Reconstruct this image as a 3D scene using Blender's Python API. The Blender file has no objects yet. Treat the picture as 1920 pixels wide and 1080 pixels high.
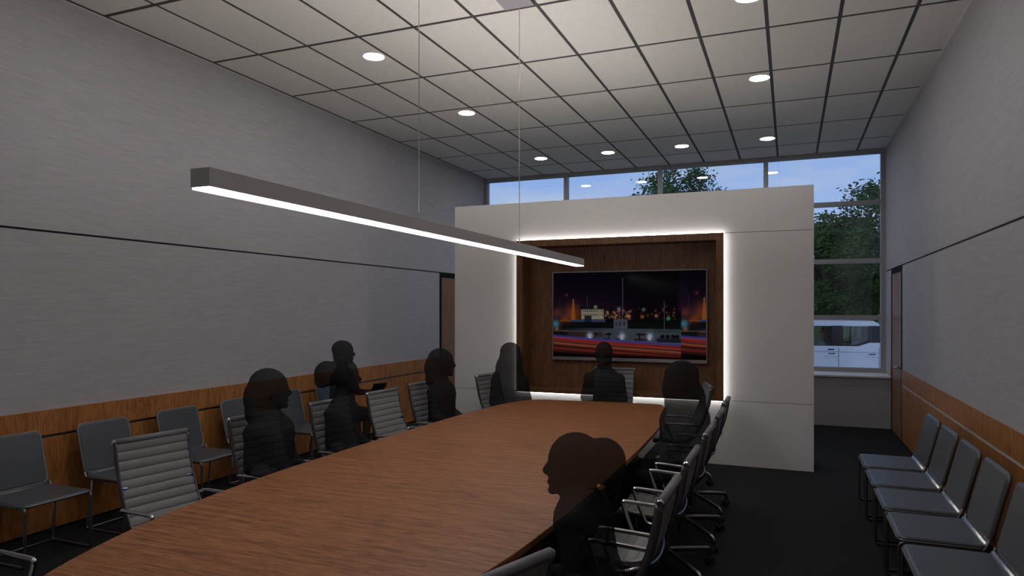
import bpy, bmesh, math, random
import numpy as np
from mathutils import Vector, Matrix, Quaternion
S = bpy.context.scene
COL = S.collection
random.seed(7); RNG = np.random.default_rng(7)
PI = math.pi

# ------------------------------------------------------------------ camera, sky, exposure
F_PX, VX, HZ, EYE = 1285.0, 1481.0, 580.0, 1.836
TH = math.atan((VX - 960) / F_PX)
cd = bpy.data.cameras.new('camera'); cam = bpy.data.objects.new('camera', cd); COL.objects.link(cam)
cd.sensor_width = 36; cd.lens = F_PX / 1920 * 36; cd.shift_y = (HZ - 540) / 1920
cd.clip_start = 0.05; cd.clip_end = 600
cam.location = (0, 0, EYE); cam.rotation_euler = (PI / 2, 0, TH)
S.camera = cam
S.view_settings.view_transform = 'Standard'; S.view_settings.look = 'None'
S.view_settings.gamma = 1; S.view_settings.use_curve_mapping = False
S.view_settings.exposure = 0.0
S.cycles.transparent_max_bounces = 32
S.cycles.max_bounces = 8; S.cycles.diffuse_bounces = 5

W = bpy.data.worlds.new('sky'); S.world = W; W.use_nodes = True
def nd(t, kind, **kw):
    n = t.nodes.new(kind)
    for k, v in kw.items():
        if k in n.inputs: n.inputs[k].default_value = v
        else: setattr(n, k, v)
    return n
t = W.node_tree; t.nodes.clear()
tc = nd(t, 'ShaderNodeTexCoord'); sx = nd(t, 'ShaderNodeSeparateXYZ'); t.links.new(tc.outputs['Generated'], sx.inputs[0])
rp = nd(t, 'ShaderNodeValToRGB'); t.links.new(sx.outputs['Z'], rp.inputs[0])
e = rp.color_ramp.elements
e[0].position = 0.0; e[0].color = (.55, .68, .94, 1); e[1].position = .6; e[1].color = (.30, .43, .72, 1)
x = rp.color_ramp.elements.new(.10); x.color = (.43, .60, .96, 1)
x = rp.color_ramp.elements.new(.24); x.color = (.28, .46, .88, 1)
mp = nd(t, 'ShaderNodeMapping'); mp.inputs['Scale'].default_value = (3, 3, 11); t.links.new(tc.outputs['Generated'], mp.inputs[0])
cn = nd(t, 'ShaderNodeTexNoise', Scale=1.3, Detail=6.0, Roughness=.55); t.links.new(mp.outputs[0], cn.inputs['Vector'])
cr = nd(t, 'ShaderNodeValToRGB'); cr.color_ramp.elements[0].position = .45; cr.color_ramp.elements[1].position = .75
t.links.new(cn.outputs[0], cr.inputs[0])
mx = nd(t, 'ShaderNodeMix', data_type='RGBA'); t.links.new(cr.outputs[0], mx.inputs[0]); t.links.new(rp.outputs[0], mx.inputs[6])
mx.inputs[7].default_value = (.62, .70, .84, 1)
bg = nd(t, 'ShaderNodeBackground', Strength=1.0); t.links.new(mx.outputs[2], bg.inputs[0])
wo = nd(t, 'ShaderNodeOutputWorld'); t.links.new(bg.outputs[0], wo.inputs[0])

# ------------------------------------------------------------------ materials
M = {}
def mat(name, col, rough=.6, metal=0, spec=.5, noise=None, bump=None, col2=None, ramp=(.35, .65), scale=(1, 1, 1), emit=None, coat=0):
    m = bpy.data.materials.new(name); m.use_nodes = True; t = m.node_tree; b = t.nodes['Principled BSDF']
    b.inputs['Base Color'].default_value = (*col, 1); b.inputs['Roughness'].default_value = rough
    b.inputs['Metallic'].default_value = metal; b.inputs['Specular IOR Level'].default_value = spec
    b.inputs['Coat Weight'].default_value = coat
    if emit:
        b.inputs['Emission Color'].default_value = (*emit[0], 1); b.inputs['Emission Strength'].default_value = emit[1]
    if noise:
        c = nd(t, 'ShaderNodeTexCoord'); mp = nd(t, 'ShaderNodeMapping'); mp.inputs['Scale'].default_value = scale
        t.links.new(c.outputs['Object'], mp.inputs[0])
        n = nd(t, 'ShaderNodeTexNoise', Scale=noise, Detail=5.0, Roughness=.62); t.links.new(mp.outputs[0], n.inputs['Vector'])
        r = nd(t, 'ShaderNodeValToRGB'); r.color_ramp.elements[0].position = ramp[0]; r.color_ramp.elements[1].position = ramp[1]
        r.color_ramp.elements[0].color = (*col, 1); r.color_ramp.elements[1].color = (*(col2 or col), 1)
        t.links.new(n.outputs[0], r.inputs[0]); t.links.new(r.outputs[0], b.inputs['Base Color'])
        if bump:
            bn = nd(t, 'ShaderNodeBump', Strength=bump[0], Distance=bump[1]); t.links.new(n.outputs[0], bn.inputs['Height'])
            t.links.new(bn.outputs[0], b.inputs['Normal'])
    M[name] = m
    return m
mat('wall', (.40, .392, .415), .75, noise=9, col2=(.50, .49, .515), scale=(.5, .5, 5), bump=(.25, .004), ramp=(.25, .75), spec=.3)
mat('stucco', (.66, .645, .64), .85, noise=70, col2=(.80, .785, .78), bump=(.45, .004), ramp=(.2, .8), spec=.2)
mat('tile', (.74, .725, .69), .9, noise=14, col2=(.84, .825, .79), scale=(.7, 3, 1), ramp=(.25, .75), spec=.2)
mat('grid', (.06, .058, .062), .6)
mat('carpet', (.010, .010, .011), .85, noise=60, col2=(.030, .030, .032), bump=(.5, .01), ramp=(.35, .8), spec=.15)
mat('dark_gap', (.02, .02, .022), .8)
mat('black_frame', (.010, .010, .011), .8, spec=.1)
mat('frame_metal', (.36, .35, .36), .5)
mat('strip_sheen', (.50, .49, .48), .5)  # pale tone stands in for window light reflected by the metal reveal
mat('strip_metal', (.55, .53, .53), .28, metal=1)
mat('chrome', (.62, .62, .64), .16, metal=1)
mat('alu', (.33, .33, .34), .30, metal=1)
mat('blue_steel', (.30, .40, .62), .22, metal=1)
mat('mesh_grey', (.17, .16, .17), .55, noise=220, col2=(.22, .208, .22), bump=(.2, .001))
mat('roll_grey', (.12, .12, .135), .45)
mat('rail_dark', (.15, .145, .15), .35, metal=.8)
mat('vinyl', (.055, .062, .075), .33, noise=180, col2=(.075, .083, .098), bump=(.15, .001), spec=.55)
mat('tube_grey', (.20, .20, .215), .32, metal=.85)
mat('tube_dark', (.13, .125, .125), .35, metal=.8)
mat('piping', (.20, .20, .21), .4, metal=.5)
mat('rubber', (.02, .02, .022), .6)
mat('pendant_body', (.40, .39, .39), .6)
mat('canopy', (.38, .36, .40), .6)
mat('tv_frame', (.30, .29, .30), .35, metal=.6)
mat('led', (1, 1, 1), emit=((1, .97, .95), 6.5))
mat('tube_light', (1, 1, 1), emit=((1, .97, .93), 9.5))
mat('up_light', (1, 1, 1), emit=((1, .95, .90), 54))
mat('down_light', (1, 1, 1), emit=((1, .98, .96), 70))
mat('trim_white', (.75, .75, .75), .4)
mat('tablet', (.012, .012, .014), .3)
mat('grass', (.05, .11, .02), .95, noise=1.2, col2=(.085, .165, .035), spec=.1)
mat('pale_concrete', (.34, .34, .35), .9, noise=30, col2=(.42, .42, .43))  # unseen driveway surface, lightened to bounce sky light onto the van
mat('concrete', (.30, .30, .31), .85, noise=8, col2=(.38, .38, .38))
mat('leaf', (.022, .060, .014), .7, noise=.9, col2=(.06, .14, .03), spec=.2)
mat('bark', (.05, .038, .028), .9, noise=9, col2=(.09, .07, .05), scale=(3, 3, .5), bump=(.6, .02))
mat('van_paint', (.86, .88, .92), .25, coat=.5)
mat('mirror_bar', (.95, .95, .97), .30, metal=1)
mat('van_dark', (.012, .012, .014), .35)
mat('van_seat', (.03, .032, .036), .7)
mat('tyre', (.015, .015, .016), .8)
mat('skin', (.50, .30, .22), .6)
mat('hair_blond', (.36, .20, .09), .6)
mat('shirt', (.42, .46, .55), .8)

def wood(name, c1, c2, grain, rough=.45, spec=.4):
    m = bpy.data.materials.new(name); m.use_nodes = True; t = m.node_tree; b = t.nodes['Principled BSDF']
    b.inputs['Roughness'].default_value = rough; b.inputs['Specular IOR Level'].default_value = spec
    c = nd(t, 'ShaderNodeTexCoord')
    outs = []
    for sc, noi, det in ((grain, 1.0, 6.0), (tuple(g * .22 for g in grain), 1.0, 3.0)):
        mp = nd(t, 'ShaderNodeMapping'); mp.inputs['Scale'].default_value = sc; t.links.new(c.outputs['Object'], mp.inputs[0])
        n = nd(t, 'ShaderNodeTexNoise', Scale=noi, Detail=det, Roughness=.7); t.links.new(mp.outputs[0], n.inputs['Vector']); outs.append(n)
    a = nd(t, 'ShaderNodeMath', operation='MULTIPLY_ADD'); a.inputs[1].default_value = .65
    h = nd(t, 'ShaderNodeMath', operation='MULTIPLY'); h.inputs[1].default_value = .35
    t.links.new(outs[0].outputs[0], a.inputs[0]); t.links.new(outs[1].outputs[0], h.inputs[0]); t.links.new(h.outputs[0], a.inputs[2])
    r = nd(t, 'ShaderNodeValToRGB'); r.color_ramp.elements[0].position = .40; r.color_ramp.elements[1].position = .60
    r.color_ramp.elements[0].color = (*c1, 1); r.color_ramp.elements[1].color = (*c2, 1)
    t.links.new(a.outputs[0], r.inputs[0]); t.links.new(r.outputs[0], b.inputs['Base Color'])
    bn = nd(t, 'ShaderNodeBump', Strength=.12, Distance=.002); t.links.new(outs[0].outputs[0], bn.inputs['Height']); t.links.new(bn.outputs[0], b.inputs['Normal'])
    M[name] = m
wood('wood_wall', (.26, .098, .025), (.52, .215, .062), (60, 60, 9))
wood('wood_panel', (.085, .036, .014), (.20, .088, .036), (60, 60, 9))
wood('wood_table', (.12, .040, .015), (.33, .135, .055), (8, 120, 120), .5, .22)
wood('wood_door', (.20, .088, .042), (.32, .155, .08), (60, 60, 3))

def shader_mat(name, fn):
    m = bpy.data.materials.new(name); m.use_nodes = True; t = m.node_tree; t.nodes.clear()
    o = nd(t, 'ShaderNodeOutputMaterial'); t.links.new(fn(t), o.inputs[0]); M[name] = m
def glass_fn(tint, lo, hi):
    def fn(t):
        tr = nd(t, 'ShaderNodeBsdfTransparent'); tr.inputs[0].default_value = (*tint, 1)
        gl = nd(t, 'ShaderNodeBsdfGlossy'); gl.inputs['Roughness'].default_value = 0.01
        lw = nd(t, 'ShaderNodeLayerWeight', Blend=.35)
        mr = nd(t, 'ShaderNodeMapRange'); mr.inputs['To Min'].default_value = lo; mr.inputs['To Max'].default_value = hi
        t.links.new(lw.outputs['Fresnel'], mr.inputs[0])
        mx = nd(t, 'ShaderNodeMixShader'); t.links.new(mr.outputs[0], mx.inputs[0]); t.links.new(tr.outputs[0], mx.inputs[1]); t.links.new(gl.outputs[0], mx.inputs[2])
        return mx.outputs[0]
    return fn
shader_mat('glass', glass_fn((.94, .96, .98), .05, .6))
shader_mat('van_glass', glass_fn((.82, .85, .84), .03, .4))
def sil_fn(t):
    d = nd(t, 'ShaderNodeBsdfDiffuse'); d.inputs[0].default_value = (.022, .022, .024, 1)
    tr = nd(t, 'ShaderNodeBsdfTransparent')
    mx = nd(t, 'ShaderNodeMixShader'); mx.inputs[0].default_value = .27
    t.links.new(d.outputs[0], mx.inputs[1]); t.links.new(tr.outputs[0], mx.inputs[2])
    return mx.outputs[0]
shader_mat('silhouette', sil_fn)
def scr_fn(t):
    a = nd(t, 'ShaderNodeVertexColor'); a.layer_name = 'picture'
    em = nd(t, 'ShaderNodeEmission', Strength=.34); t.links.new(a.outputs[0], em.inputs[0])
    gl = nd(t, 'ShaderNodeBsdfGlossy'); gl.inputs['Roughness'].default_value = .15; gl.inputs[0].default_value = (.004, .004, .004, 1)
    ad = nd(t, 'ShaderNodeAddShader'); t.links.new(em.outputs[0], ad.inputs[0]); t.links.new(gl.outputs[0], ad.inputs[1])
    return ad.outputs[0]
shader_mat('screen', scr_fn)

# ------------------------------------------------------------------ mesh helpers
def link(name, me, m=None, parent=None, loc=None):
    if m is not None and not me.materials: me.materials.append(M[m])
    o = bpy.data.objects.new(name, me); COL.objects.link(o)
    if parent is not None: o.parent = parent
    if loc is not None: o.location = loc
    return o
def obj(name, bm, m, parent=None, smooth=False, loc=None):
    bmesh.ops.recalc_face_normals(bm, faces=bm.faces[:])
    me = bpy.data.meshes.new(name); bm.to_mesh(me); bm.free()
    if smooth: me.shade_smooth()
    return link(name, me, m, parent, loc)
def empty(name, loc=(0, 0, 0), rz=0, parent=None):
    o = bpy.data.objects.new(name, None); COL.objects.link(o); o.location = loc; o.rotation_euler = (0, 0, rz); o.empty_display_size = .1
    if parent is not None: o.parent = parent
    return o
def tag(o, label=None, cat=None, group=None, kind=None):
    if label: o['label'] = label
    if cat: o['category'] = cat
    if group: o['group'] = group
    if kind: o['kind'] = kind
    return o
def bx(bm, x0, x1, y0, y1, z0, z1, bev=0):
    g = bmesh.ops.create_cube(bm, size=1)['verts']
    for v in g:
        v.co = Vector(((x0 + x1) / 2 + v.co.x * (x1 - x0), (y0 + y1) / 2 + v.co.y * (y1 - y0), (z0 + z1) / 2 + v.co.z * (z1 - z0)))
    if bev:
        es = list({e for v in g for e in v.link_edges})
        bmesh.ops.bevel(bm, geom=es, offset=bev, segments=2, affect='EDGES', profile=.6)
def box(name, x0, x1, y0, y1, z0, z1, m, parent=None, bev=0):
    bm = bmesh.new(); bx(bm, x0, x1, y0, y1, z0, z1, bev); return obj(name, bm, m, parent)
def ring_loft(bm, rings, cap=True, closed=False):
    vs = [[bm.verts.new(p) for p in r] for r in rings]; n = len(vs[0]); k = len(vs)
    for i in range(k if closed else k - 1):
        a, b = vs[i], vs[(i + 1) % k]
        for j in range(n): bm.faces.new((a[j], a[(j + 1) % n], b[(j + 1) % n], b[j]))
    if cap and not closed: bm.faces.new(vs[0][::-1]); bm.faces.new(vs[-1])
def smooth_path(pts, r=.04, n=5, closed=False):
    P = [Vector(p) for p in pts]; out = []
    k = len(P)
    for i in range(k):
        if not closed and i in (0, k - 1): out.append(P[i]); continue
        a, b, c = P[i - 1], P[i], P[(i + 1) % k]
        d1 = min(r, (a - b).length * .45); d2 = min(r, (c - b).length * .45)
        s, e_ = b + (a - b).normalized() * d1, b + (c - b).normalized() * d2
        for q in range(n + 1):
            u = q / n; out.append(s * (1 - u) ** 2 + b * 2 * u * (1 - u) + e_ * u * u)
    return out
def tube(bm, pts, r, seg=8, closed=False, flat=1.0, up=(0, 0, 1)):
    P = [Vector(p) for p in pts]; k = len(P); rings = []
    nrm = None
    for i in range(k):
        if closed: T = (P[(i + 1) % k] - P[i - 1]).normalized()
        else: T = (P[min(i + 1, k - 1)] - P[max(i - 1, 0)]).normalized()
        if nrm is None:
            u = Vector(up)
            if abs(u.dot(T)) > .95: u = Vector((1, 0, 0)) if abs(T.x) < .9 else Vector((0, 1, 0))
            nrm = (u - T * u.dot(T)).normalized()
        else:
            nrm = (nrm - T * nrm.dot(T)).normalized()
        bn = T.cross(nrm)
        rings.append([P[i] + nrm * (r * math.cos(a)) + bn * (r * flat * math.sin(a)) for a in [2 * PI * j / seg for j in range(seg)]])
    ring_loft(bm, rings, cap=not closed, closed=closed)
def cyl(bm, p0, p1, r0, r1=None, seg=16):
    r1 = r0 if r1 is None else r1
    a, b = Vector(p0), Vector(p1); T = (b - a).normalized()
    u = Vector((0, 0, 1)) if abs(T.z) < .9 else Vector((1, 0, 0))
    n = (u - T * u.dot(T)).normalized(); c = T.cross(n)
    ring_loft(bm, [[p + n * (r * math.cos(2 * PI * j / seg)) + c * (r * math.sin(2 * PI * j / seg)) for j in range(seg)] for p, r in ((a, r0), (b, r1))])
def ell(bm, c, r, seg=20, rot=None):
    g = bmesh.ops.create_uvsphere(bm, u_segments=seg, v_segments=max(8, seg // 2), radius=1)['verts']
    Mx = Matrix.Diagonal((*r, 1))
    if rot: Mx = Matrix.Rotation(rot[0], 4, rot[1]) @ Mx
    for v in g: v.co = Mx @ v.co + Vector(c)
def copy_tree(o, parent=None):
    c = o.copy(); COL.objects.link(c)
    c.parent = parent
    for ch in list(o.children): copy_tree(ch, c)
    return c

# ------------------------------------------------------------------ room shell
XL, XR, ZC, YB, YW = -5.716, 1.443, 4.465, -2.6, 12.65
SEAM = 2.478
f = box('floor', XL - .1, XR + .1, YB - .1, YW + .1, -.12, 0, 'carpet'); tag(f, kind='structure')

def wall_side(name, xi, sgn, seam, openings):
    """a painted wall of two courses with an open reveal between them; inner face at xi, outward direction sgn"""
    root = box(name, *sorted((xi + sgn * .02, xi + sgn * .14)), YB, YW + .1, -.05, ZC + .2, 'dark_gap'); tag(root, kind='structure')
    xs = sorted((xi, xi + sgn * .03))
    box('upper_course', *xs, YB, YW + .1, seam + .009, ZC + .1, 'wall', root)
    y = YB
    for (a, b, zt) in openings:
        box('lower_course', *xs, y, a, 0, seam - .009, 'wall', root); y = b
        if zt < seam - .02: box('lower_course', *xs, a, b, zt, seam - .009, 'wall', root)
    box('lower_course', *xs, y, YW + .1, 0, seam - .009, 'wall', root)
    return root
wl = wall_side('wall_left', XL, -1, 2.485, [(10.70, 11.72, 2.475)])
wr = wall_side('wall_right', XR, 1, 2.452, [(10.82, 11.90, 2.442)])
tag(box('wall_back', XL - .14, XR + .14, YB - .12, YB, -.05, ZC + .2, 'wall'), kind='structure')

def door(name, xi, sgn, y0, y1, zt, handle_y):
    d = empty(name, (xi, (y0 + y1) / 2, 0)); tag(d, kind='structure')
    L = lambda a: a - (y0 + y1) / 2
    xs = lambda a, b: sorted((sgn * a, sgn * b))
    for a, b in ((y0, y0 + .07), (y1 - .07, y1)):
        box('frame_jamb', *xs(-.007, .02), L(a), L(b), 0, zt, 'black_frame', d)
    box('frame_head', *xs(-.007, .02), L(y0 + .07), L(y1 - .07), zt - .075, zt, 'black_frame', d)
    lf = box('door_leaf', *xs(-.002, .02), L(y0 + .07), L(y1 - .07), .008, zt - .075, 'wood_door', d)
    bm = bmesh.new(); hx = -sgn
    cyl(bm, (hx * .008, L(handle_y), 1.02), (hx * .02, L(handle_y), 1.02), .028)
    s = 1 if handle_y < (y0 + y1) / 2 else -1
    tube(bm, smooth_path([(hx * .015, L(handle_y), 1.02), (hx * .065, L(handle_y), 1.02), (hx * .065, L(handle_y) + s * .13, 1.02)], .02), .010)
    obj('lever_handle', bm, 'chrome', lf, True)
door('door_1', XL, -1, 10.70, 11.72, 2.475, 11.60)
door('door_2', XR, 1, 10.82, 11.90, 2.442, 10.96)

def wainscot(name, xi, sgn, runs):
    r = empty(name, (xi, runs[0][0], 0)); tag(r, kind='structure')
    for a, b in runs:
        a -= runs[0][0] - 0; b -= runs[0][0] - 0
        s = lambda p, q: sorted((-sgn * p, -sgn * q))
        P = .03 if sgn < 0 else .008
        box('base_strip', *s(.0, P * .5), a, b, .0, .02, 'black_frame', r)
        box('lower_panel', *s(.0, P), a, b, .02, .775, 'wood_wall', r)
        box('reveal_strip', *s(.0, P * .6), a, b, .775, .800, 'strip_sheen' if sgn > 0 else 'rail_dark', r)  # same metal strip on both walls; bright and dark reflections put into its colours
        box('upper_band', *s(.0, P), a, b, .800, 1.003, 'wood_wall', r)
    return r
wainscot('trim_1', XL, -1, [(3.42, 10.70)])
wainscot('trim_2', XR, 1, [(YB, 10.82), (11.9, 12.0)])

# ceiling: dark grid slab with lay-in tiles hanging just proud of it
ce = box('ceiling', XL - .1, XR + .1, YB - .1, YW + .1, ZC - .003, ZC + .15, 'grid'); tag(ce, kind='structure')
GX0, GDX, GY0, GDY, GAP, GAPY = -.193, .6096, 4.317, 1.2455, .017, .022
xs = [GX0 + GDX * i for i in range(-9, 3)]; ys = [GY0 + GDY * j for j in range(-6, 7)]
xb = [XL + .0] + [v for v in xs if XL + .1 < v < XR] + [XR]; yb = [YB] + [v for v in ys if YB + .1 < v < YW] + [YW]
CAN = (-2.165 - .135, -2.165 + .135, 3.68, 5.535 - GAP)
tcache = {}
for i in range(len(xb) - 1):
    for j in range(len(yb) - 1):
        x0, x1, y0, y1 = xb[i] + (.052 if i == 0 else GAP), xb[i + 1] - GAP, yb[j] + GAPY, yb[j + 1] - GAPY
        key = (round(x1 - x0, 4), round(y1 - y0, 4))
        if key not in tcache:
            bm = bmesh.new(); bx(bm, -key[0] / 2, key[0] / 2, -key[1] / 2, key[1] / 2, -.006, .0, .001)
            me = bpy.data.meshes.new('ceiling_tile'); bm.to_mesh(me); bm.free(); tcache[key] = me
        link('ceiling_tile', tcache[key], 'tile', ce, ((x0 + x1) / 2, (y0 + y1) / 2, ZC))
for nm, x0, x1, y0, y1 in (('edge_angle', XL, XL + .020, YB, YW), ('edge_angle', XR - .022, XR, YB, YW)):
    box(nm, x0, x1, y0, y1, ZC - .012, ZC - .006, 'tile', ce)

# window wall: low sill wall and a frame of mullions and transoms with a pane in every cell
lw = box('wall_sill', XL, XR, 11.93, YW + .1, 0, .775, 'wall'); tag(lw, kind='structure')
box('sill_board', XL, XR, 11.90, YW + .1, .775, .800, 'trim_white', lw)
wn = empty('window_1', (0, YW, 0)); tag(wn, kind='structure')
mx_ = [-5.68, -3.996, -2.199, -.385, 1.41]; tz = [.835, 1.70, 2.635, 3.59, 4.425]
for X in mx_: box('mullion', X - .037, X + .037, -.06, .06, .80, ZC - .006, 'frame_metal', wn)
for i in range(4):
    for Z in tz: box('transom', mx_[i] + .037, mx_[i + 1] - .037, -.055, .055, Z - .037, Z + .037, 'frame_metal', wn)
    for j in range(4): box('pane', mx_[i] + .037, mx_[i + 1] - .037, -.004, .004, tz[j] + .037, tz[j + 1] - .037, 'glass', wn)

# free-standing partition with a lit timber niche
PX0, PX1, PY0, PY1, PZ = -4.275, .251, 8.45, 8.98, 3.245
NX0, NX1, NZ0, NZ1 = -3.334, -.719, .757, 2.738
pw = empty('wall_partition', ((PX0 + PX1) / 2, PY0, 0)); tag(pw, kind='structure')
ox = (PX0 + PX1) / 2
core = lambda a, b, c, d: box('core', a - ox, b - ox, .02, PY1 - PY0 - .02, c, d, 'dark_gap', pw)
core(PX0 + .01, NX0, 0, PZ - .01); core(NX1, PX1 - .01, 0, PZ - .01); core(NX0, NX1, 0, NZ0 - .02); core(NX0, NX1, NZ1 + .02, PZ - .01)
for a, b, c, d in ((PX0, PX1, 0, .755), (PX0, NX0, .761, 2.736), (NX1, PX1, .761, 2.736), (PX0, PX1, 2.742, PZ)):
    box('facing_panel', a - ox, b - ox, 0, .03, c, d, 'stucco', pw)
    if d - c > 0: box('facing_panel', a - ox, b - ox, PY1 - PY0 - .03, PY1 - PY0, c, d, 'stucco', pw)
box('end_panel', PX1 - ox - .03, PX1 - ox, .03, PY1 - PY0 - .03, 0, PZ, 'stucco', pw)
box('end_panel', PX0 - ox, PX0 - ox + .03, .03, PY1 - PY0 - .03, 0, PZ, 'stucco', pw)
box('top_panel', PX0 - ox, PX1 - ox, .03, PY1 - PY0 - .03, PZ - .03, PZ, 'stucco', pw)

NI = empty('timber_niche', ((NX0 + NX1) / 2, PY0, NZ0)); nx = (NX0 + NX1) / 2
hw, hz = (NX1 - NX0) / 2, NZ1 - NZ0; FW = .085; yf, yk = -.075, .27
box('side_board', -hw, -hw + FW, yf, yk, 0, hz, 'wood_panel', NI); box('side_board', hw - FW, hw, yf, yk, 0, hz, 'wood_panel', NI)
box('top_board', -hw + FW, hw - FW, yf, yk, hz - FW, hz, 'wood_panel', NI); box('bottom_board', -hw + FW, hw - FW, yf, yk, 0, FW * .6, 'wood_panel', NI)
box('back_panel', -hw + FW, hw - FW, yk - .04, yk, FW * .6, hz - FW, 'wood_panel', NI)
for a, b, c, d in ((-hw - .010, -hw, 0, hz), (hw, hw + .010, 0, hz), (-hw, hw, hz, hz + .010), (-hw, hw, -.010, 0)):
    box('light_strip', a, b, -.046, -.030, c, d, 'led', NI)
tag(NI, 'backlit dark timber niche on the white partition, holding the television', 'niche')

# television
TY = PY0 + yk - .04
def onY(px, py, Y):
    c, s = math.cos(TH), math.sin(TH); u = (px - 960) / F_PX
    d = (-s + u * c, c + u * s, -(py - HZ) / F_PX); k = Y / d[1]
    return d[0] * k, EYE + d[2] * k
tvy = TY - .055
tx0 = onY(1035.5, 592, tvy)[0]; tx1 = onY(1326, 592, tvy)[0]; tz1 = onY(1180, 507, tvy)[1]; tz0 = onY(1180, 678, tvy)[1]
tw, th_ = tx1 - tx0, tz1 - tz0
TV = empty('television', ((tx0 + tx1) / 2, TY, tz0))
box('housing', -tw / 2 + .01, tw / 2 - .01, -.045, 0, .01, th_ - .01, 'black_frame', TV)
box('bezel_bottom', -tw / 2, tw / 2, -.058, -.02, 0, .042, 'tv_frame', TV)
for a, b, c, d in ((-tw / 2, tw / 2, th_ - .014, th_), (-tw / 2, -tw / 2 + .012, .042, th_ - .014), (tw / 2 - .012, tw / 2, .042, th_ - .014)):
    box('bezel', a, b, -.055, -.02, c, d, 'tv_frame', TV)
def picture(nu, nv):
    U, V = np.meshgrid(np.linspace(0, 1, nu), np.linspace(0, 1, nv)); V = 1 - V     # V: 0 top .. 1 bottom
    P = U / .848; rep = P > 1; P = np.where(rep, P - 1, P)
    V = V + .012 * rep
    C = np.zeros((nv, nu, 3))
    def put(mask, c, a=1.0):
        for q in range(3): C[..., q] = np.where(mask, C[..., q] * (1 - a) + c[q] * a, C[..., q])
    def glow(u, v, r, c, asp=1.78):
        g = np.exp(-(((P - u) * asp * .848) ** 2 + (V - v) ** 2) / r ** 2)
        for q in range(3): C[..., q] += c[q] * g
    rnd = np.random.default_rng(3)
    sky = np.clip(V / .55, 0, 1)
    for q, (a, b) in enumerate(((.004, .030), (.003, .012), (.007, .034))): C[..., q] = a + (b - a) * sky ** 2
    dark = 1 - .7 * np.clip((P - .45) / .25, 0, 1) * (P < .98)
    C *= dark[..., None]
    hill = .50 + .05 * np.sin(P * 23) + .03 * np.sin(P * 61 + 1)
    put(V > hill, (.004, .005, .005))
    glow(.16, .50, .10, (.22, .055, .008)); glow(.03, .48, .05, (.12, .03, .005)); glow(.09, .58, .05, (.25, .05, .005))
    wtow = np.clip((V - .31) / .24, 0, 1) * .015 + .003
    put((abs(P - .165) < wtow) & (V > .31) & (V < .56), (.45, .13, .02))
    put((P > .06) & (P < .13) & (V > .565) & (V < .615), (.30, .065, .008))
    put((P > .13) & (P < .42) & (V > .56) & (V < .585), (.05, .08, .20))
    put((P > .232) & (P < .412) & (V > .43) & (V < .555), (.42, .37, .29))
    put((P > .225) & (P < .418) & (V > .385 + .09 * abs(P - .32)) & (V < .435), (.010, .011, .013))
    for vv in (.455, .50):
        put((P > .24) & (P < .405) & (abs(V - vv) < .011) & (np.sin(P * 430) > .15), (.05, .045, .04))
    put((P > .255) & (P < .315) & (V > .51) & (V < .59), (.02, .026, .04))
    for _ in range(46):
        u, v = rnd.uniform(.42, .62), rnd.uniform(.44, .56); c = rnd.uniform(.1, .5)
        glow(u, v, rnd.uniform(.006, .013), (c, c * .45, c * .25))
    for _ in range(22):
        u, v = rnd.uniform(.62, .99), rnd.uniform(.40, .56); c = rnd.uniform(.05, .3)
        glow(u, v, rnd.uniform(.005, .011), (c, c * .3, c * .12))
    for u, v, c in ((.905, .54, (.1, .5, .25)), (.71, .52, (.6, .15, .05)), (.815, .51, (.5, .2, .1)), (.60, .51, (.6, .2, .05)), (.11, .265, (.12, .04, .03)), (.72, .44, (.2, .2, .25)), (.345, .41, (.5, .4, .3)), (.53, .43, (.3, .3, .35))): glow(u, v, .016, c)
    put((V > .585) & (V < .66), (.006, .008, .010), .9)
    put((P > .49) & (P < .595) & (V > .555) & (V < .665), (.10, .115, .15))
    put((P > .505) & (P < .59) & (V > .575) & (V < .625) & (np.sin(P * 190) > -.2), (.04, .03, .05), .8)
    wl_ = np.clip((P - .10) / .4, 0, 1)
    m = (V > .66) & (V < .83)
    for q, c in enumerate((.075, .10, .125)): C[..., q] = np.where(m, c * (.12 + .88 * wl_), C[..., q])
    put(m & (P < .45) & (abs(V - .69 - .03 * P) < .006), (.22, .12, .09), .7)
    put((P > .80) & (V > .66) & (V < .70), (.05, .075, .085))
    put((P > .12) & (P < .40) & (V > .70) & (V < .76), (.05, .028, .026), .7)
    for u in (.34, .45, .54, .688, .735):
        put(((P - u) / .024) ** 2 + ((V - .725) / .016) ** 2 < 1, (.020, .008, .014)); put((abs(P - u) < .004) & (V > .72) & (V < .79), (.02, .01, .014))
        put((abs(P - u + .012) < .028) & (V > .77) & (V < .80), (.03, .012, .02), .8)
    for u in (.862, .90, .94, .97):
        put(((P - u) / .017) ** 2 + ((V - .745) / .022) ** 2 < 1, (.008, .008, .014))
    put((P > .82) & (V > .765) & (V < .81), (.012, .014, .02), .9)
    for u in (.30, .553, .765): glow(u, .745, .032, (.55, .6, .8)); glow(u, .775, .014, (.5, .5, .6))
    glow(.02, .61, .04, (.10, .28, .40)); glow(.03, .67, .02, (.30, .12, .02))
    put((abs(P - .56) < .0022) & (V > .07) & (V < .70), (.16, .16, .17)); put((abs(P - .874) < .0018) & (V > .34) & (V < .66), (.12, .13, .14))
    put((abs(P - .279) < .0015) & (V > .27) & (V < .42), (.08, .07, .08)); put((abs(P - .053) < .0015) & (V > .30) & (V < .70), (.05, .04, .05))
    put((abs(P - .092) < .0022) & (V > .72) & (V < .80), (.01, .005, .01))
    base = .745 + .085 * P ** .8
    put(V > base, (.016, .006, .008))
    def trail(off, wid, c, slope=0.0):
        g = np.exp(-(((V - base - off - slope * P) / wid) ** 2))
        for q in range(3): C[..., q] += c[q] * g
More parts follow.
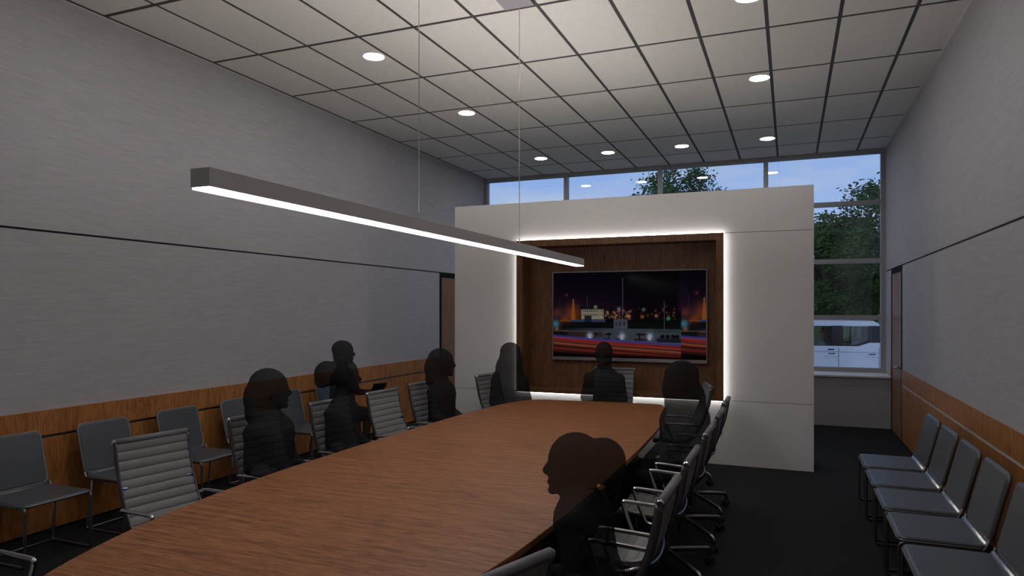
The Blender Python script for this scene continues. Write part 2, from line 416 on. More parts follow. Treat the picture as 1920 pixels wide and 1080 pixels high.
    trail(.004, .010, (.06, .06, .34)); trail(.035, .016, (.42, .03, .018), .012); trail(.062, .008, (.20, .05, .03))
    trail(.085, .006, (.45, .16, .10), .004); trail(.10, .010, (.28, .045, .02), .008); trail(.135, .006, (.10, .03, .012)); trail(.155, .014, (.20, .02, .012), -.012)
    trail(.185, .004, (.06, .02, .015)); trail(.02, .004, (.20, .10, .25))
    fade = np.clip((1.0 - V) / .06, .15, 1); C *= fade[..., None]
    return np.clip(C, 0, 1)
nu, nv = 330, 190
pic = picture(nu, nv)
gx = np.linspace(-tw / 2 + .012, tw / 2 - .012, nu); gz = np.linspace(.042, th_ - .014, nv)
GX, GZ = np.meshgrid(gx, gz); verts = np.stack([GX, np.full_like(GX, -.046), GZ], -1).reshape(-1, 3)
idx = np.arange(nu * nv).reshape(nv, nu)
fc = np.stack([idx[:-1, :-1], idx[:-1, 1:], idx[1:, 1:], idx[1:, :-1]], -1).reshape(-1, 4)
me = bpy.data.meshes.new('screen'); me.from_pydata(verts.tolist(), [], fc.tolist())
ca = me.color_attributes.new('picture', 'FLOAT_COLOR', 'POINT')
ca.data.foreach_set('color', np.concatenate([pic.reshape(-1, 3), np.ones((nu * nv, 1))], 1).astype(np.float32).ravel())
link('screen', me, 'screen', TV)['label'] = 'night city picture with red and blue light trails'
tag(TV, 'flat wall television showing a night city with red light trails', 'television')

# ------------------------------------------------------------------ conference table
TZ = .76
left = [(1.62, -2.45), (1.70, -2.68), (1.87, -2.82), (2.42, -3.00), (3.06, -3.115), (3.64, -3.155), (4.5, -3.165), (5.4, -3.15), (6.3, -3.12), (7.19, -3.04), (7.55, -2.93), (7.70, -2.80), (7.735, -2.70)]
right = [(7.85, -1.43), (7.80, -1.33), (7.45, -1.215), (6.34, -1.105), (5.26, -1.075), (4.4, -1.07), (3.48, -1.085), (2.70, -1.125), (2.1, -1.24), (1.80, -1.36), (1.62, -1.55), (1.55, -1.9)]
out = smooth_path([(x, y, 0) for y, x in left + right], .3, 4, closed=True)
def plate(bm, pts, z0, z1, bev=0, cx=-2.13, cy=4.7, inset=0):
    rings = []
    def sc(p, d): v = Vector((p.x - cx, p.y - cy, 0)); return Vector((p.x, p.y, 0)) - v.normalized() * d
    prof = [(z0, bev), (z0 + bev, 0), (z1 - bev, 0), (z1, bev)] if bev else [(z0, 0), (z1, 0)]
    for z, d in prof: rings.append([sc(p, d + inset) + Vector((-cx, -cy, z)) for p in pts])
    ring_loft(bm, rings)
TB = empty('conference_table', (-2.13, 4.7, 0))
bm = bmesh.new(); plate(bm, out, TZ - .035, TZ, .004); obj('tabletop', bm, 'wood_table', TB)
bm = bmesh.new(); plate(bm, out, TZ - .075, TZ - .035, 0, inset=.06); obj('under_frame', bm, 'black_frame', TB)
for yy in (-2.0, 0, 2.0):
    bm = bmesh.new(); bx(bm, -.42, .42, yy - .11, yy + .11, .03, TZ - .075, .01); obj('pedestal', bm, 'wood_table', TB)
    bm = bmesh.new(); bx(bm, -.55, .55, yy - .22, yy + .22, 0, .03, .006); obj('foot_plate', bm, 'black_frame', TB)
tag(TB, 'long boat-shaped brown wood conference table', 'table')

# ------------------------------------------------------------------ lamps
PD = empty('linear_pendant', (-2.165, 4.70, 2.315)); hl = 2.65
bm = bmesh.new(); bx(bm, -.05, .05, -hl, hl, .006, .082, .002); obj('housing', bm, 'pendant_body', PD)
box('diffuser', -.044, .044, -hl + .004, hl - .004, -.002, .006, 'tube_light', PD)
box('up_diffuser', -.030, .030, -hl + .1, hl - .1, .082, .084, 'up_light', PD)
for yy in (-.92, .81):
    bm = bmesh.new(); cyl(bm, (0, yy, .084), (0, yy, ZC - 2.315 - .02), .0035, seg=8); obj('suspension_cable', bm, 'strip_metal', PD)
    bm = bmesh.new(); cyl(bm, (0, yy, .082), (0, yy, .13), .008, .004, seg=10); obj('cable_grip', bm, 'chrome', PD)
box('ceiling_canopy', -.135, .135, CAN[2] - 4.70, CAN[3] - 4.70, ZC - 2.315 - .022, ZC - 2.315 - .006, 'canopy', PD)
tag(PD, 'long slim linear pendant lamp hanging over the conference table', 'lamp')
spots = [(-4.0, y) for y in (-.55, 1.65, 3.85, 6.05, 8.255)] + [(-.32, y) for y in (-.55, 1.65, 3.85, 6.07, 8.255)] + [(x, 11.23) for x in (-4.01, -2.82, -1.61, -.32)]
proto = None
for i, (x, y) in enumerate(spots):
    if proto is None:
        proto = empty('recessed_downlight')
        bm = bmesh.new()
        ring_loft(bm, [[(r * math.cos(a), r * math.sin(a), z) for a in [2 * PI * q / 28 for q in range(28)]] for r, z in ((.100, .0), (.112, -.006), (.114, .0))], cap=False)
        obj('trim_ring', bm, 'trim_white', proto)
        bm = bmesh.new(); cyl(bm, (0, 0, -.004), (0, 0, 0), .100, seg=28); obj('lens', bm, 'down_light', proto)
        o = proto
    else: o = copy_tree(proto)
    o.location = (x, y, ZC - .006)
    OR = ['first', 'second', 'third', 'fourth', 'fifth', 'sixth']
    if y == 11.23: tag(o, f'round recessed downlight, {OR[13 - i]} from the padded-chair wall in the row along the windows', 'downlight', 'recessed ceiling downlights')
    else: tag(o, f'round recessed downlight, {OR[4 - i % 5]} from the partition in the file over the {"slim sled chairs" if x < -2 else "aisle-side swivel chairs"}', 'downlight', 'recessed ceiling downlights')

# ------------------------------------------------------------------ swivel chair
def catmull(pts, n=8):
    P = [Vector((p[0], 0, p[1])) for p in pts]; P = [P[0] * 2 - P[1]] + P + [P[-1] * 2 - P[-2]]; out = []
    for i in range(1, len(P) - 2):
        a, b, c, d = P[i - 1:i + 3]
        for q in range(n):
            u = q / n
            out.append(.5 * ((2 * b) + (c - a) * u + (2 * a - 5 * b + 4 * c - d) * u * u + (3 * b - a - 3 * c + d) * u ** 3))
    out.append(P[-2]); return out
PROF_B = catmull([(-.335, 1.005), (-.318, .90), (-.285, .77), (-.225, .62), (-.165, .515)], 14)
PROF_S = catmull([(-.165, .515), (-.12, .470), (-.04, .447), (.08, .447), (.18, .458), (.235, .452), (.255, .430)], 10)
def ribbed(prof, hw, ribs, t=.010, depth=.008):
    bm = bmesh.new(); L = [0]
    for i in range(1, len(prof)): L.append(L[-1] + (prof[i] - prof[i - 1]).length)
    dense = []; N = ribs * 8
    for q in range(N + 1):
        s = L[-1] * q / N; i = max(1, next((k for k, l in enumerate(L) if l >= s - 1e-9), len(L) - 1))
        u = (s - L[i - 1]) / max(1e-9, L[i] - L[i - 1]); dense.append(prof[i - 1].lerp(prof[i], min(1, u)))
    rings = []
    for q, p in enumerate(dense):
        T = (dense[min(q + 1, N)] - dense[max(q - 1, 0)]).normalized(); nrm = Vector((-T.z, 0, T.x))
        if nrm.z + nrm.x < 0: nrm = -nrm
        b = t * .3 + depth * abs(math.sin(PI * (q % 8) / 8)) ** .45
        f, k = p + nrm * b, p - nrm * (t * .5 + (b - t * .3) * .5)
        rings.append([f + Vector((0, -hw, 0)), f + Vector((0, -hw * .5, 0)), f + Vector((0, hw * .5, 0)), f + Vector((0, hw, 0)), k + Vector((0, hw, 0)), k + Vector((0, -hw, 0))])
    ring_loft(bm, rings); return bm
def make_swivel():
    root = empty('swivel_chair'); HW = .235
    obj('backrest', ribbed(PROF_B, HW, 9), 'mesh_grey', root); obj('seat', ribbed(PROF_S, HW, 7), 'mesh_grey', root)
    bm = bmesh.new(); cyl(bm, (-.340, -HW - .008, 1.012), (-.340, HW + .008, 1.012), .021, seg=18); rl = obj('head_roll', bm, 'roll_grey', root, True)
    for s in (-1, 1):
        bm = bmesh.new(); cyl(bm, (-.340, s * (HW + .008), 1.012), (-.340, s * (HW + .02), 1.012), .019, .014); obj('roll_cap', bm, 'chrome', rl, False)
        bm = bmesh.new()
        pts = [p + Vector((0, s * (HW + .006), 0)) for p in PROF_B[::3] + PROF_S[4::4]]
        tube(bm, pts, .019, 8, flat=.45, up=(1, 0, .2)); obj('side_rail', bm, 'rail_dark', root, True)
        bm = bmesh.new(); y = s * (HW + .045)
        tube(bm, smooth_path([(-.225, s * (HW + .01), .605), (-.20, y, .625), (.13, y, .640), (.115, y, .60), (.045, y, .42), (.0, y, .405), (-.10, s * (HW + .01), .44)], .045, 5), .0125, 10); obj('armrest', bm, 'chrome', root, True)
    bm = bmesh.new(); tube(bm, smooth_path([(-.262, -HW, .735), (-.288, -HW * .6, .715), (-.296, 0, .705), (-.288, HW * .6, .715), (-.262, HW, .735)], .12, 6), .010, 8); obj('back_stretcher', bm, 'blue_steel', root, True)
    bm = bmesh.new(); tube(bm, smooth_path([(-.06, -HW, .44), (-.05, -.14, .405), (-.05, .14, .405), (-.06, HW, .44)], .06, 4), .014, 8); obj('seat_stretcher', bm, 'alu', root, True)
    bm = bmesh.new(); bx(bm, -.14, .05, -.06, .06, .375, .41, .008); cyl(bm, (-.04, 0, .38), (-.04, 0, .24), .026); cyl(bm, (-.04, 0, .26), (-.04, 0, .05), .034, .038); obj('column', bm, 'alu', root)
    leg_me = cas_me = None
    for q in range(4):
        a = PI / 4 + q * PI / 2
        if leg_me is None:
            bm = bmesh.new(); tube(bm, smooth_path([(.02, 0, .165), (.30, 0, .125), (.385, 0, .115), (.392, 0, .06)], .04, 5), .018, 8, flat=.75)
            lg = obj('leg', bm, 'alu', root, True); leg_me = lg.data
            bm = bmesh.new()
            for yy in (-.016, .016): cyl(bm, (.385, yy - .011, .029), (.385, yy + .011, .029), .029, seg=16)
            bx(bm, .365, .41, -.008, .008, .03, .065, .002)
            cs = obj('caster', bm, 'rubber', lg); cas_me = cs.data
        else:
            lg = link('leg', leg_me, None, root); link('caster', cas_me, None, lg)
        lg.location = (-.04, 0, 0); lg.rotation_euler = (0, 0, a)
    return root
swv = make_swivel(); first = [True]
def swivel(bx_, by, ang, label, dz=0, group=None, spin=0.0):
    """back-top centre (bx_, by), facing direction ang (radians, 0 = +x)"""
    o = swv if first[0] else copy_tree(swv)
    first[0] = False
    c, s = math.cos(ang), math.sin(ang)
    o.location = (bx_ + .338 * c, by + .338 * s, 0); o.rotation_euler = (0, 0, ang)
    if dz:
        for ch in o.children:
            if not ch.name.startswith('leg') : ch.location.z += dz
    tag(o, label, 'chair', group or 'swivel chairs around the conference table')
    return o
R = math.radians
CH = {}
G = 'grey ribbed swivel chair '
for key, x, y, a, lb in [
    ('L0', -3.84, 1.95, R(-6), G + 'at the table end opposite the television, only its arm showing'),
    ('L1', -3.83, 3.24, R(-9), G + 'empty, beside the seated person with shoulder-length hair'),
    ('L2', -3.84, 4.17, R(-6), G + 'occupied by the person with shoulder-length hair'),
    ('L3', -3.81, 5.06, R(-6), G + 'occupied by the bun-haired person in front of the tablet holder'),
    ('L4', -3.78, 5.87, R(-5), G + 'empty, between the bun-haired person and the bobbed-hair person'),
    ('L5', -3.79, 6.68, R(-6), G + 'occupied by the bobbed-hair person in front of the dark-framed door'),
    ('L6', -3.52, 7.86, R(-11), G + 'at the table corner in front of the white partition'),
    ('R1', -.51, 3.17, R(180), G + 'occupied by the large-bun person seen against the tabletop'),
    ('R2', -.51, 3.95, R(180), G + 'empty, next to the large-bun person on the aisle side'),
    ('R3', -.51, 4.84, R(180), G + 'empty, second from the large-bun person on the aisle side'),
    ('R4', -.51, 5.64, R(180), G + 'occupied by the long-haired person on the aisle side'),
    ('R5', -.53, 6.42, R(180), G + 'empty, between the long-haired aisle-side person and the turned corner chair'),
    ('R6', -.82, 7.66, R(195), G + 'empty, turned at the table corner below the television'),
    ('R0', -.835, 1.965, R(160), G + 'turned at the table corner farthest from the television'),
]: CH[key] = swivel(x, y, a, lb)
CH['E2'] = swivel(-2.0, 8.30, R(-90), G + 'at the table end, occupied by the broad-shouldered person', dz=.09)

# ------------------------------------------------------------------ sled chairs
def rrect(w, d, r, n=5):
    out = []
    for cx, cy, a0 in ((w - r, d - r, 0), (-w + r, d - r, 90), (-w + r, -d + r, 180), (w - r, -d + r, 270)):
        for q in range(n + 1): a = R(a0 + 90 * q / n); out.append((cx + r * math.cos(a), cy + r * math.sin(a)))
    return out
def pad(bm, w, d, r, t, mx):
    rings = []
    for z, i in ((0, .006), (.004, 0), (t - .010, 0), (t - .003, .006), (t, .016)):
        k = rrect(w - i, d - i, r - i * .5); rings.append([mx @ Vector((x, y, z)) for x, y in k])
    ring_loft(bm, rings)
def make_sled(name, w, d, back_h, padt, tubem, junction):
    """faces +x; seat centred on the origin"""
    root = empty(name); hw, hd = w / 2, d / 2; zs = .452
    bm = bmesh.new(); pad(bm, hd, hw, .045, padt, Matrix.Translation((0, 0, zs - padt))); obj('seat', bm, 'vinyl', root)
    tilt = Matrix.Translation((-hd - .015, 0, zs + .012)) @ Matrix.Rotation(R(-14), 4, 'Y')
    mb = tilt @ Matrix.Translation((-padt * .5, 0, back_h / 2)) @ Matrix.Rotation(R(90), 4, 'Y')
    bm = bmesh.new(); pad(bm, back_h / 2, hw - .015, .045, padt, mb); bk = obj('backrest', bm, 'vinyl', root)
    bm = bmesh.new(); k = rrect(back_h / 2, hw - .012, .05); tube(bm, [mb @ Vector((x, y, padt * .5)) for x, y in k], .0085, 6, closed=True); obj('piping', bm, 'piping' if junction == 'rail_dark' else tubem, bk, True)
    bm = bmesh.new(); k = rrect(hd, hw, .05); tube(bm, [Vector((x, y, zs - padt * .75)) for x, y in k], .010, 6, closed=True); obj('seat_rim', bm, tubem, root, True)
    for s in (-1, 1):
        y = s * (hw - .004)
        bm = bmesh.new(); tube(bm, smooth_path([(-hd - .01, y, zs + .03), (-hd + .015, y, zs - padt - .004), (hd - .004, y, zs - padt - .004), (hd - .004, y, .011), (-hd + .02, y, .011), (-hd + .09, y, zs - padt - .006)], .03, 4), .0105, 8); obj('leg_loop', bm, tubem, root, True)
    bm = bmesh.new(); cyl(bm, (-hd + .004, -hw + .015, zs - .002), (-hd + .004, hw - .015, zs - .002), .017, seg=14); obj('junction_bar', bm, junction, root, True)
    bm = bmesh.new(); cyl(bm, (-hd + .03, -hw, .011), (-hd + .03, hw, .011), .009, seg=8); obj('floor_bar', bm, 'strip_metal' if junction == 'mirror_bar' else tubem, root, True)
    return root
ORD = ['first', 'second', 'third', 'fourth', 'fifth', 'sixth']
sl = make_sled('sled_chair', .50, .47, .41, .022, 'tube_grey', 'rail_dark')
for i in range(6):
    o = sl if i == 0 else copy_tree(sl)
    o.location = (-5.225, 3.43 + .784 * i, 0)
    tag(o, f'slim dark sled chair with grey tube frame, {ORD[5 - i]} from the door behind the partition', 'chair', 'sled chairs along the long wall')
sr = make_sled('padded_sled_chair', .575, .46, .42, .034, 'tube_dark', 'mirror_bar')
for i in range(6):
    o = sr if i == 0 else copy_tree(sr)
    o.location = (.845, 7.085 - .678 * i - (.02 * max(0, i - 3)), 0); o.rotation_euler = (0, 0, PI)
    tag(o, f'padded charcoal sled chair with bright seat bar, {ORD[i]} from the door beside the tall window', 'chair', 'padded sled chairs by the aisle')

# ------------------------------------------------------------------ people: dark translucent seated figures
def seated(name, chair, label, H=1.39, hair='bob', turn=0, lean=0, look=0, build=1.0, arms='lap', zs=.475, xoff=-.06, yoff=0, seg=18, hs=1.22):
    """local frame: faces +x, origin on the floor under the seat"""
    bm = bmesh.new(); b = build; k = (H - zs) / .915
    Z = lambda a: zs + a * k
    lx = lambda a: xoff + lean * a           # forward lean grows with height above seat
    tor = [(-.02, .09, .13), (.04, .135, .185), (.12, .135, .190), (.22, .120, .185), (.33, .120, .195), (.42, .125, .215), (.475, .118, .205), (.525, .100, .160), (.57, .080, .105), (.605, .066, .076), (.66, .058, .062)]
    ring_loft(bm, [[(lx(z) + .02 * math.sin(z * 5) + rx * b * math.cos(a), ry * b * math.sin(a), Z(z)) for a in [2 * PI * q / seg for q in range(seg)]] for z, rx, ry in tor])
    hx, hz_ = lx(.78) + .025, H - .142 * hs; Rl = Matrix.Rotation(look, 4, 'Z')
    hp = lambda x, y, z: Vector((hx, 0, hz_)) + Rl @ Vector((x * hs, y * hs, z * hs))
    def hell(c, r): ell(bm, hp(*c), tuple(q * hs for q in r), 18, (look, 'Z'))
    hell((0, 0, .025), (.098, .076, .105)); hell((.035, 0, -.045), (.060, .055, .070))
    cyl(bm, hp(.0, 0, -.05), (lx(.62), 0, Z(.57)), .056, .070, 12)
    cyl(bm, hp(.085, 0, .025), hp(.110, 0, -.020), .009, .017, 8); hell((.102, 0, -.022), (.017, .014, .013))
    hell((.088, 0, -.062), (.014, .022, .010)); hell((.078, 0, -.095), (.020, .022, .018))
    for s in (-1, 1): hell((-.005, s * .078, -.005), (.020, .010, .032))
    if hair == 'bob':       # shoulder-length hair with a full crown
        hell((-.025, 0, .042), (.112, .098, .100)); hell((-.078, 0, -.04), (.088, .105, .125)); hell((-.085, 0, -.13), (.072, .105, .085))
    elif hair == 'bun':
        hell((-.015, 0, .038), (.108, .090, .100)); hell((-.122, 0, .028), (.090, .085, .092)); hell((-.155, 0, -.015), (.055, .06, .060))
    elif hair == 'hood':
        hell((-.01, 0, .045), (.120, .105, .100)); hell((-.005, 0, -.04), (.130, .122, .145)); hell((-.035, 0, -.13), (.135, .145, .17)); hell((-.05, 0, -.24), (.135, .185, .15)); hell((-.04, 0, -.33), (.14, .205, .14))
    elif hair == 'short':
        hell((-.010, 0, .040), (.102, .084, .100)); hell((-.02, 0, -.03), (.080, .076, .09))
    elif hair == 'crop':
        hell((-.02, 0, .040), (.108, .086, .095)); hell((-.04, 0, -.03), (.075, .078, .09))
    shz = Z(.53); hips = Z(.055)
    for s in (-1, 1):
        sh = Vector((lx(.53), s * .165 * b, Z(.455)))
        ell(bm, sh, (.068 * b, .062 * b, .070 * b), 14)
        if arms == 'lap' or (arms == 'tablet' and s < 0) :
            el = Vector((lx(.28) + .02, s * .215 * b, Z(.225))); wr_ = Vector((xoff + .26, s * .13, Z(.135)))
        elif arms == 'tablet':
            el = Vector((lx(.28) + .09, s * .215 * b, Z(.27))); wr_ = Vector((xoff + .40, s * .10, Z(.30)))
        cyl(bm, sh, el, .056 * b, .045 * b, 14); ell(bm, el, (.046 * b,) * 3, 12); cyl(bm, el, wr_, .043 * b, .030, 14)
        fd = (wr_ - el).normalized(); sd = Vector((0, 0, 1)).cross(fd).normalized() * s
        pm = wr_ + fd * .045; ell(bm, pm, (.050, .040, .020), 12)
        for j, (o_, ln) in enumerate(((-.030, .062), (-.010, .074), (.011, .068), (.030, .052))):
            p0 = pm + fd * .03 + sd * o_; p1 = p0 + fd * ln * .55 + Vector((0, 0, -.008)); p2 = p1 + fd * ln * .35 + Vector((0, 0, -.030))
            cyl(bm, p0, p1, .0095, .0090, 8); cyl(bm, p1, p2, .0090, .0075, 8)
        p0 = wr_ + fd * .01 - sd * .028; p1 = p0 + fd * .035 - sd * .025; cyl(bm, p0, p1, .012, .010, 8); cyl(bm, p1, p1 + fd * .03, .010, .008, 8)
        hip = Vector((xoff, s * .095, hips)); kn = Vector((xoff + .44, s * .11, zs + .045)); an = Vector((xoff + .43, s * .11, .085))
        cyl(bm, hip, kn, .088 * b, .062 * b, 16); ell(bm, hip, (.09 * b,) * 3, 14); ell(bm, kn, (.064 * b,) * 3, 14)
        cyl(bm, kn, an, .058 * b, .038, 14); ell(bm, an, (.042,) * 3, 10)
        ring_loft(bm, [[(xoff + x, s * .115 + w * math.cos(a), .001 + h_ * (1 + math.sin(a)) / 2) for a in [2 * PI * q / 12 for q in range(12)]] for x, w, h_ in ((.37, .030, .06), (.42, .040, .10), (.50, .046, .075), (.57, .046, .045), (.62, .030, .030))])
    me = bpy.data.meshes.new(name); bm.to_mesh(me); bm.free()
    tmp = bpy.data.objects.new('tmp', me); COL.objects.link(tmp)
    md = tmp.modifiers.new('r', 'REMESH'); md.mode = 'VOXEL'; md.voxel_size = .0085; md.adaptivity = 0
    sm = tmp.modifiers.new('s', 'SMOOTH'); sm.iterations = 4; sm.factor = .5
    dg = bpy.context.evaluated_depsgraph_get(); fin = bpy.data.meshes.new_from_object(tmp.evaluated_get(dg))
    bpy.data.objects.remove(tmp); bpy.data.meshes.remove(me)
    fin.name = name; fin.shade_smooth(); fin.materials.clear(); fin.materials.append(M['silhouette'])
    o = bpy.data.objects.new(name, fin); COL.objects.link(o)
    if isinstance(chair, tuple): o.location = (chair[0], chair[1], 0); a = chair[2]
    else: o.location = chair.location; a = chair.rotation_euler.z
    o.rotation_euler = (0, 0, a + turn)
    if yoff or 0: o.location += Matrix.Rotation(a, 3, 'Z') @ Vector((0, yoff, 0))
    tag(o, label, 'person')
    return o
seated('person', CH['L2'], 'dark translucent figure with shoulder-length hair, seated before the empty wall-row sled chairs', 1.40, 'bob', look=R(34), turn=R(12), build=1.12, xoff=-.10, yoff=-.06)
seated('person', CH['L3'], 'dark translucent figure with a hair bun, seated in front of the person holding a tablet', 1.42, 'bun', look=R(28), turn=R(10), xoff=-.12, yoff=-.06)
seated('person', CH['L5'], 'dark translucent figure with bobbed hair, seated in front of the dark-framed door', 1.415, 'bob', look=R(24), turn=R(8), xoff=-.08, build=1.08)
seated('person', CH['L6'], 'dark translucent long-haired figure seated before the lit edge of the niche', 1.43, 'hood', turn=R(-30), xoff=-.0, build=1.12)
seated('person', CH['E2'], 'dark translucent broad-shouldered figure with short hair, seated below the television', 1.455, 'short', build=1.12, zs=.55, yoff=-.06)
seated('person', CH['R4'], 'dark translucent long-haired figure seated on the aisle side of the table', 1.42, 'hood', build=1.15, xoff=-.06, turn=R(42))
seated('person', CH['R1'], 'dark translucent figure with a large hair bun, in profile against the tabletop', 1.25, 'bun', build=1.10, look=R(12), lean=.14, xoff=-.01)
pb = seated('person', (-5.24, 7.26, 0), 'dark translucent short-haired figure on a wall-row sled chair, holding a tablet', 1.455, 'crop', arms='tablet', look=R(25), xoff=-.03)
bm = bmesh.new(); bx(bm, -.006, .006, -.10, .10, -.07, .07, .003)
o = obj('tablet', bm, 'tablet'); o.location = (-4.76, 7.31, .86); o.rotation_euler = (0, R(35), R(-20))
tag(o, 'black tablet held by the short-haired figure on the wall row', 'tablet')

# ------------------------------------------------------------------ outdoors
GZ_ = -.30
tag(box('lawn', -90, 90, 17.6, 260, GZ_ - .2, GZ_, 'grass'), 'flat green lawn behind the parked van', 'lawn', kind='structure')
tag(box('driveway', -90, 90, YW + 1.5, 17.6, GZ_ - .2, GZ_ - .01, 'pale_concrete'), kind='structure')
tag(box('walkway', -90, 90, YW + .12, YW + 1.5, GZ_ - .2, GZ_ + .02, 'concrete'), kind='structure')

def make_tree_mesh(nclump, per, rx, rz, leaf, seed):
    g = np.random.default_rng(seed); V = []; n = 0
    cl = g.normal(size=(nclump, 3)); cl /= np.linalg.norm(cl, axis=1)[:, None]
    rad = g.uniform(.35, 1, nclump) ** .5; c = cl * rad[:, None] * np.array([rx, rx, rz])
    c[:, 2] = np.where(c[:, 2] < -.70 * rz, -.70 * rz + g.uniform(0, .2, nclump) * rz, c[:, 2])
    size = g.uniform(.06, .13, nclump) * rx
    P = np.repeat(c, per, 0) + g.normal(size=(nclump * per, 3)) * np.repeat(size, per)[:, None] * np.array([1, 1, .55])
    a = g.normal(size=P.shape); a[:, 2] *= .4; a /= np.linalg.norm(a, axis=1)[:, None]
    b = np.cross(a, g.normal(size=P.shape)); b /= np.linalg.norm(b, axis=1)[:, None]
    s = leaf * g.uniform(.6, 1.3, len(P))[:, None]
    Q = np.stack([P - a * s, P + b * s * .45, P + a * s, P - b * s * .45], 1).reshape(-1, 3)
    F = np.arange(len(Q)).reshape(-1, 4)
    me = bpy.data.meshes.new('foliage'); me.from_pydata(Q.tolist(), [], F.tolist()); return me, c
def make_tree(rx, rz, seed, n=190, per=170, leaf=.085, trunk=2.6):
    root = empty('tree')
    me, c = make_tree_mesh(n, per, rx, rz, leaf, seed); zc = trunk + rz * .5
    fo = link('foliage', me, 'leaf', root, (0, 0, zc)); fo['kind'] = 'stuff'
    bm = bmesh.new(); cyl(bm, (0, 0, -.05), (0.05, 0, zc), .22, .13, 12); obj('trunk', bm, 'bark', root, True)
    g = np.random.default_rng(seed + 1)
    for q in g.choice(len(c), 9, replace=False):
        p = c[q]; bm = bmesh.new(); z0 = zc + g.uniform(-.25, .1) * rz
        cyl(bm, (0, 0, z0), (p[0] * .85, p[1] * .85, zc + p[2] * .8), .07, .02, 7); obj('branch', bm, 'bark', root, True)
    return root
tA = make_tree(3.0, 2.9, 11); tB = make_tree(2.6, 2.3, 23)
def at(px, zc, Z=GZ_):
    u = (px - 960) / F_PX; c, s = math.cos(TH), math.sin(TH)
    return ((-s + u * c) * zc, (c + u * s) * zc, Z)
tl = [(tA, at(1262, 38), (1.12, 1.12, 1.43), 'leafy green tree showing its round crown above the partition'),
      (tB, at(1548, 25), .92, 'leafy tree whose low crown fills the panes beside the partition edge'),
      (tA, at(1694, 26), 1.02, 'taller leafy tree reaching into the top pane by the wall'),
      (tB, at(1880, 30), 1.1, 'leafy tree standing beyond the wall end of the window'),
      (tB, at(1600, 34), .95, 'leafy tree farther back on the lawn between two nearer crowns')]
seen = set()
for i, (src, loc, sc_, lb) in enumerate(tl):
    o = src if id(src) not in seen else copy_tree(src)
    seen.add(id(src)); o.location = loc; o.rotation_euler = (0, 0, 1.3 * i); o.scale = sc_ if isinstance(sc_, tuple) else (sc_,) * 3
    tag(o, lb, 'tree', 'trees on the lawn')

# parked van, seen side-on; local x = length (nose towards -x), y = width, origin on the ground at its tail
vp = at(1652, 15.0)
VN = empty('van', (vp[0], vp[1], GZ_ - .01))
def prism(bm, pts, y0, y1):
    ring_loft(bm, [[(x, y0, z) for x, z in pts], [(x, y1, z) for x, z in pts]])
WID = 1.85
low = [(0, .38), (.03, .95), (0, 1.41), (-.22, 1.41), (-.44, 1.33), (-2.75, 1.31), (-3.75, 1.15), (-3.98, .90), (-4.0, .38)]
bm = bmesh.new(); prism(bm, low, 0, WID); obj('body', bm, 'van_paint', VN)
roof = [(-.02, 1.77), (-.04, 1.83), (-.14, 1.885), (-1.95, 1.90), (-2.2, 1.86), (-2.3, 1.81), (-2.25, 1.77)]
bm = bmesh.new(); prism(bm, roof, .03, WID - .03); obj('roof', bm, 'van_paint', VN)
for y in (.01, WID - .05):
    for pts in ([(0, 1.40), (-.02, 1.78), (-.25, 1.78), (-.25, 1.40)],
                [(-.75, 1.32), (-.75, 1.78), (-.98, 1.78), (-.98, 1.32)],
                [(-.24, 1.47), (-.40, 1.41), (-.52, 1.36), (-.76, 1.35), (-.76, 1.31), (-.42, 1.31), (-.21, 1.40)],
                [(-2.06, 1.31), (-2.16, 1.78), (-2.26, 1.78), (-2.8, 1.30)]):
        bm = bmesh.new(); prism(bm, pts, y, y + .04); obj('pillar', bm, 'van_dark', VN)
    bm = bmesh.new(); prism(bm, [(-.24, 1.44), (-.24, 1.78), (-.76, 1.78), (-.76, 1.34), (-.54, 1.35)], y + .015, y + .025); obj('side_window', bm, 'van_glass', VN)
    bm = bmesh.new(); prism(bm, [(-.97, 1.32), (-.97, 1.78), (-2.16, 1.78), (-2.08, 1.31)], y + .015, y + .025); obj('side_window', bm, 'van_glass', VN)
for x in (-.17, -.98):
    bm = bmesh.new(); tube(bm, smooth_path([(x - .12, .0, 1.115), (x - .10, -.04, 1.12), (x + .10, -.04, 1.12), (x + .12, .0, 1.115)], .03), .014, 8); obj('door_handle', bm, 'van_paint', VN, True)
    bm = bmesh.new(); bx(bm, x - .07, x + .07, -.006, .004, 1.145, 1.165, .002); obj('handle_cup', bm, 'van_dark', VN)
for x in (-.04, -.84, -2.0): box('door_seam', x - .004, x + .004, -.003, .002, .45, 1.30, 'van_dark', VN)
box('trim_line', -2.7, -.02, -.008, .002, 1.195, 1.20, 'alu', VN)
box('logo_plate', -1.06, -.93, -.006, .002, 1.235, 1.262, 'van_dark', VN)
bm = bmesh.new(); prism(bm, [(-2.26, 1.78), (-2.22, 1.79), (-2.80, 1.31), (-2.84, 1.30)], .08, WID - .08); obj('windscreen', bm, 'van_glass', VN)
bm = bmesh.new(); prism(bm, [(.0, 1.41), (-.02, 1.77), (-.04, 1.77), (-.02, 1.41)], .08, WID - .08); obj('rear_window', bm, 'van_glass', VN)
for x in (-.72, -3.25):
    for y in (-.01, WID - .2):
        bm = bmesh.new(); cyl(bm, (x, y, .33), (x, y + .21, .33), .33, seg=28); wo_ = obj('wheel', bm, 'tyre', VN)
        bm = bmesh.new(); cyl(bm, (x, y - .006, .33), (x, y + .05, .33), .20, seg=20); obj('hub_cap', bm, 'alu', wo_)
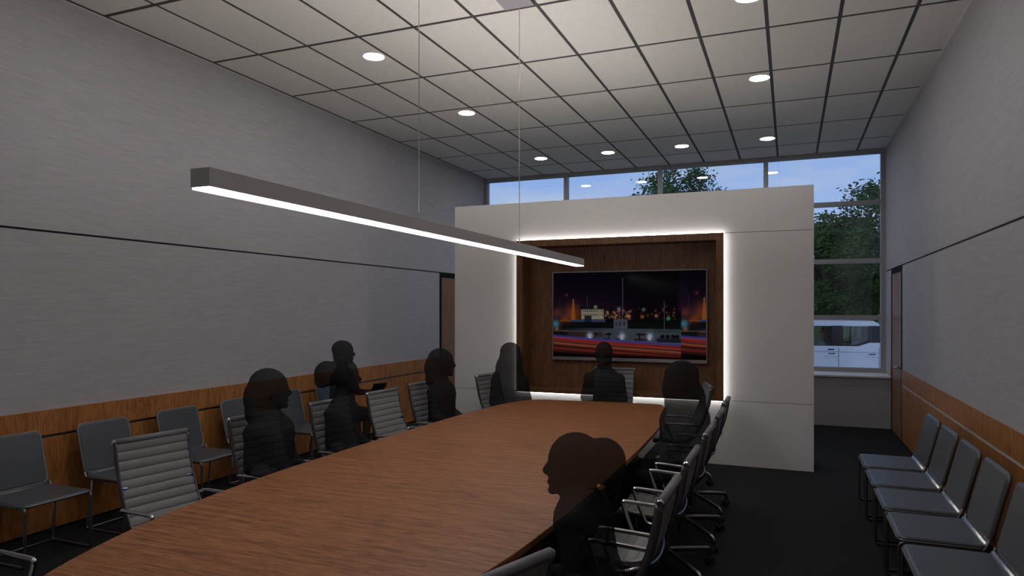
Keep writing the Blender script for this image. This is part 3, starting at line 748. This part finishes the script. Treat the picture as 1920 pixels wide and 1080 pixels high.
for x in (-.20, -.93):
    for y in (.28, 1.12):
        bm = bmesh.new(); bx(bm, x - .10, x + .06, y, y + .45, .7, 1.50, .05); bx(bm, x - .07, x + .03, y + .1, y + .35, 1.50, 1.70, .03); bx(bm, x - .55, x, y, y + .45, .6, .80, .04); obj('car_seat', bm, 'van_seat', VN)
tag(VN, 'white passenger van parked outside the tall window', 'van')
# driver
bm = bmesh.new(); seg = 16
ring_loft(bm, [[(cx + rx * math.cos(a), ry * math.sin(a), z) for a in [2 * PI * q / seg for q in range(seg)]] for cx, z, rx, ry in ((0, .60, .13, .18), (0, .75, .12, .17), (-.01, .95, .12, .18), (-.01, 1.10, .11, .20), (-.01, 1.17, .08, .13), (-.01, 1.20, .055, .06))])
for s in (-1, 1):
    cyl(bm, (-.01, s * .19, 1.10), (-.14, s * .22, .88), .05, .04); cyl(bm, (-.14, s * .22, .88), (-.42, s * .15, .95), .04, .032)
    cyl(bm, (0, s * .09, .66), (-.42, s * .11, .70), .08, .06)
body = obj('person', bm, 'shirt', None, True)
bm = bmesh.new(); cyl(bm, (-.01, 0, 1.16), (-.02, 0, 1.27), .05, .05); ell(bm, (-.03, 0, 1.34), (.085, .070, .105)); ell(bm, (-.05, 0, 1.285), (.05, .05, .05)); cyl(bm, (-.10, 0, 1.36), (-.132, 0, 1.325), .008, .016, 8)
for s in (-1, 1):
    ell(bm, (-.015, s * .07, 1.335), (.018, .01, .028), 8)
    ell(bm, (-.46, s * .14, .96), (.05, .03, .035), 10)
    for q in range(4): cyl(bm, (-.49, s * .14 - .027 + .018 * q, .965), (-.545, s * .14 - .027 + .018 * q, .945), .009, .008, 6)
    cyl(bm, (-.45, s * .12, .98), (-.50, s * .10, 1.0), .011, .009, 6)
obj('head', bm, 'skin', body, True)['label'] = 'bare head and hands'
bm = bmesh.new(); ell(bm, (-.012, 0, 1.375), (.088, .078, .085)); ell(bm, (.03, 0, 1.32), (.055, .07, .07)); obj('hair', bm, 'hair_blond', body, True)
body.location = VN.location + Vector((-1.13, .50, .22))
tag(body, 'fair-haired person in a pale shirt sitting inside the parked van', 'person')
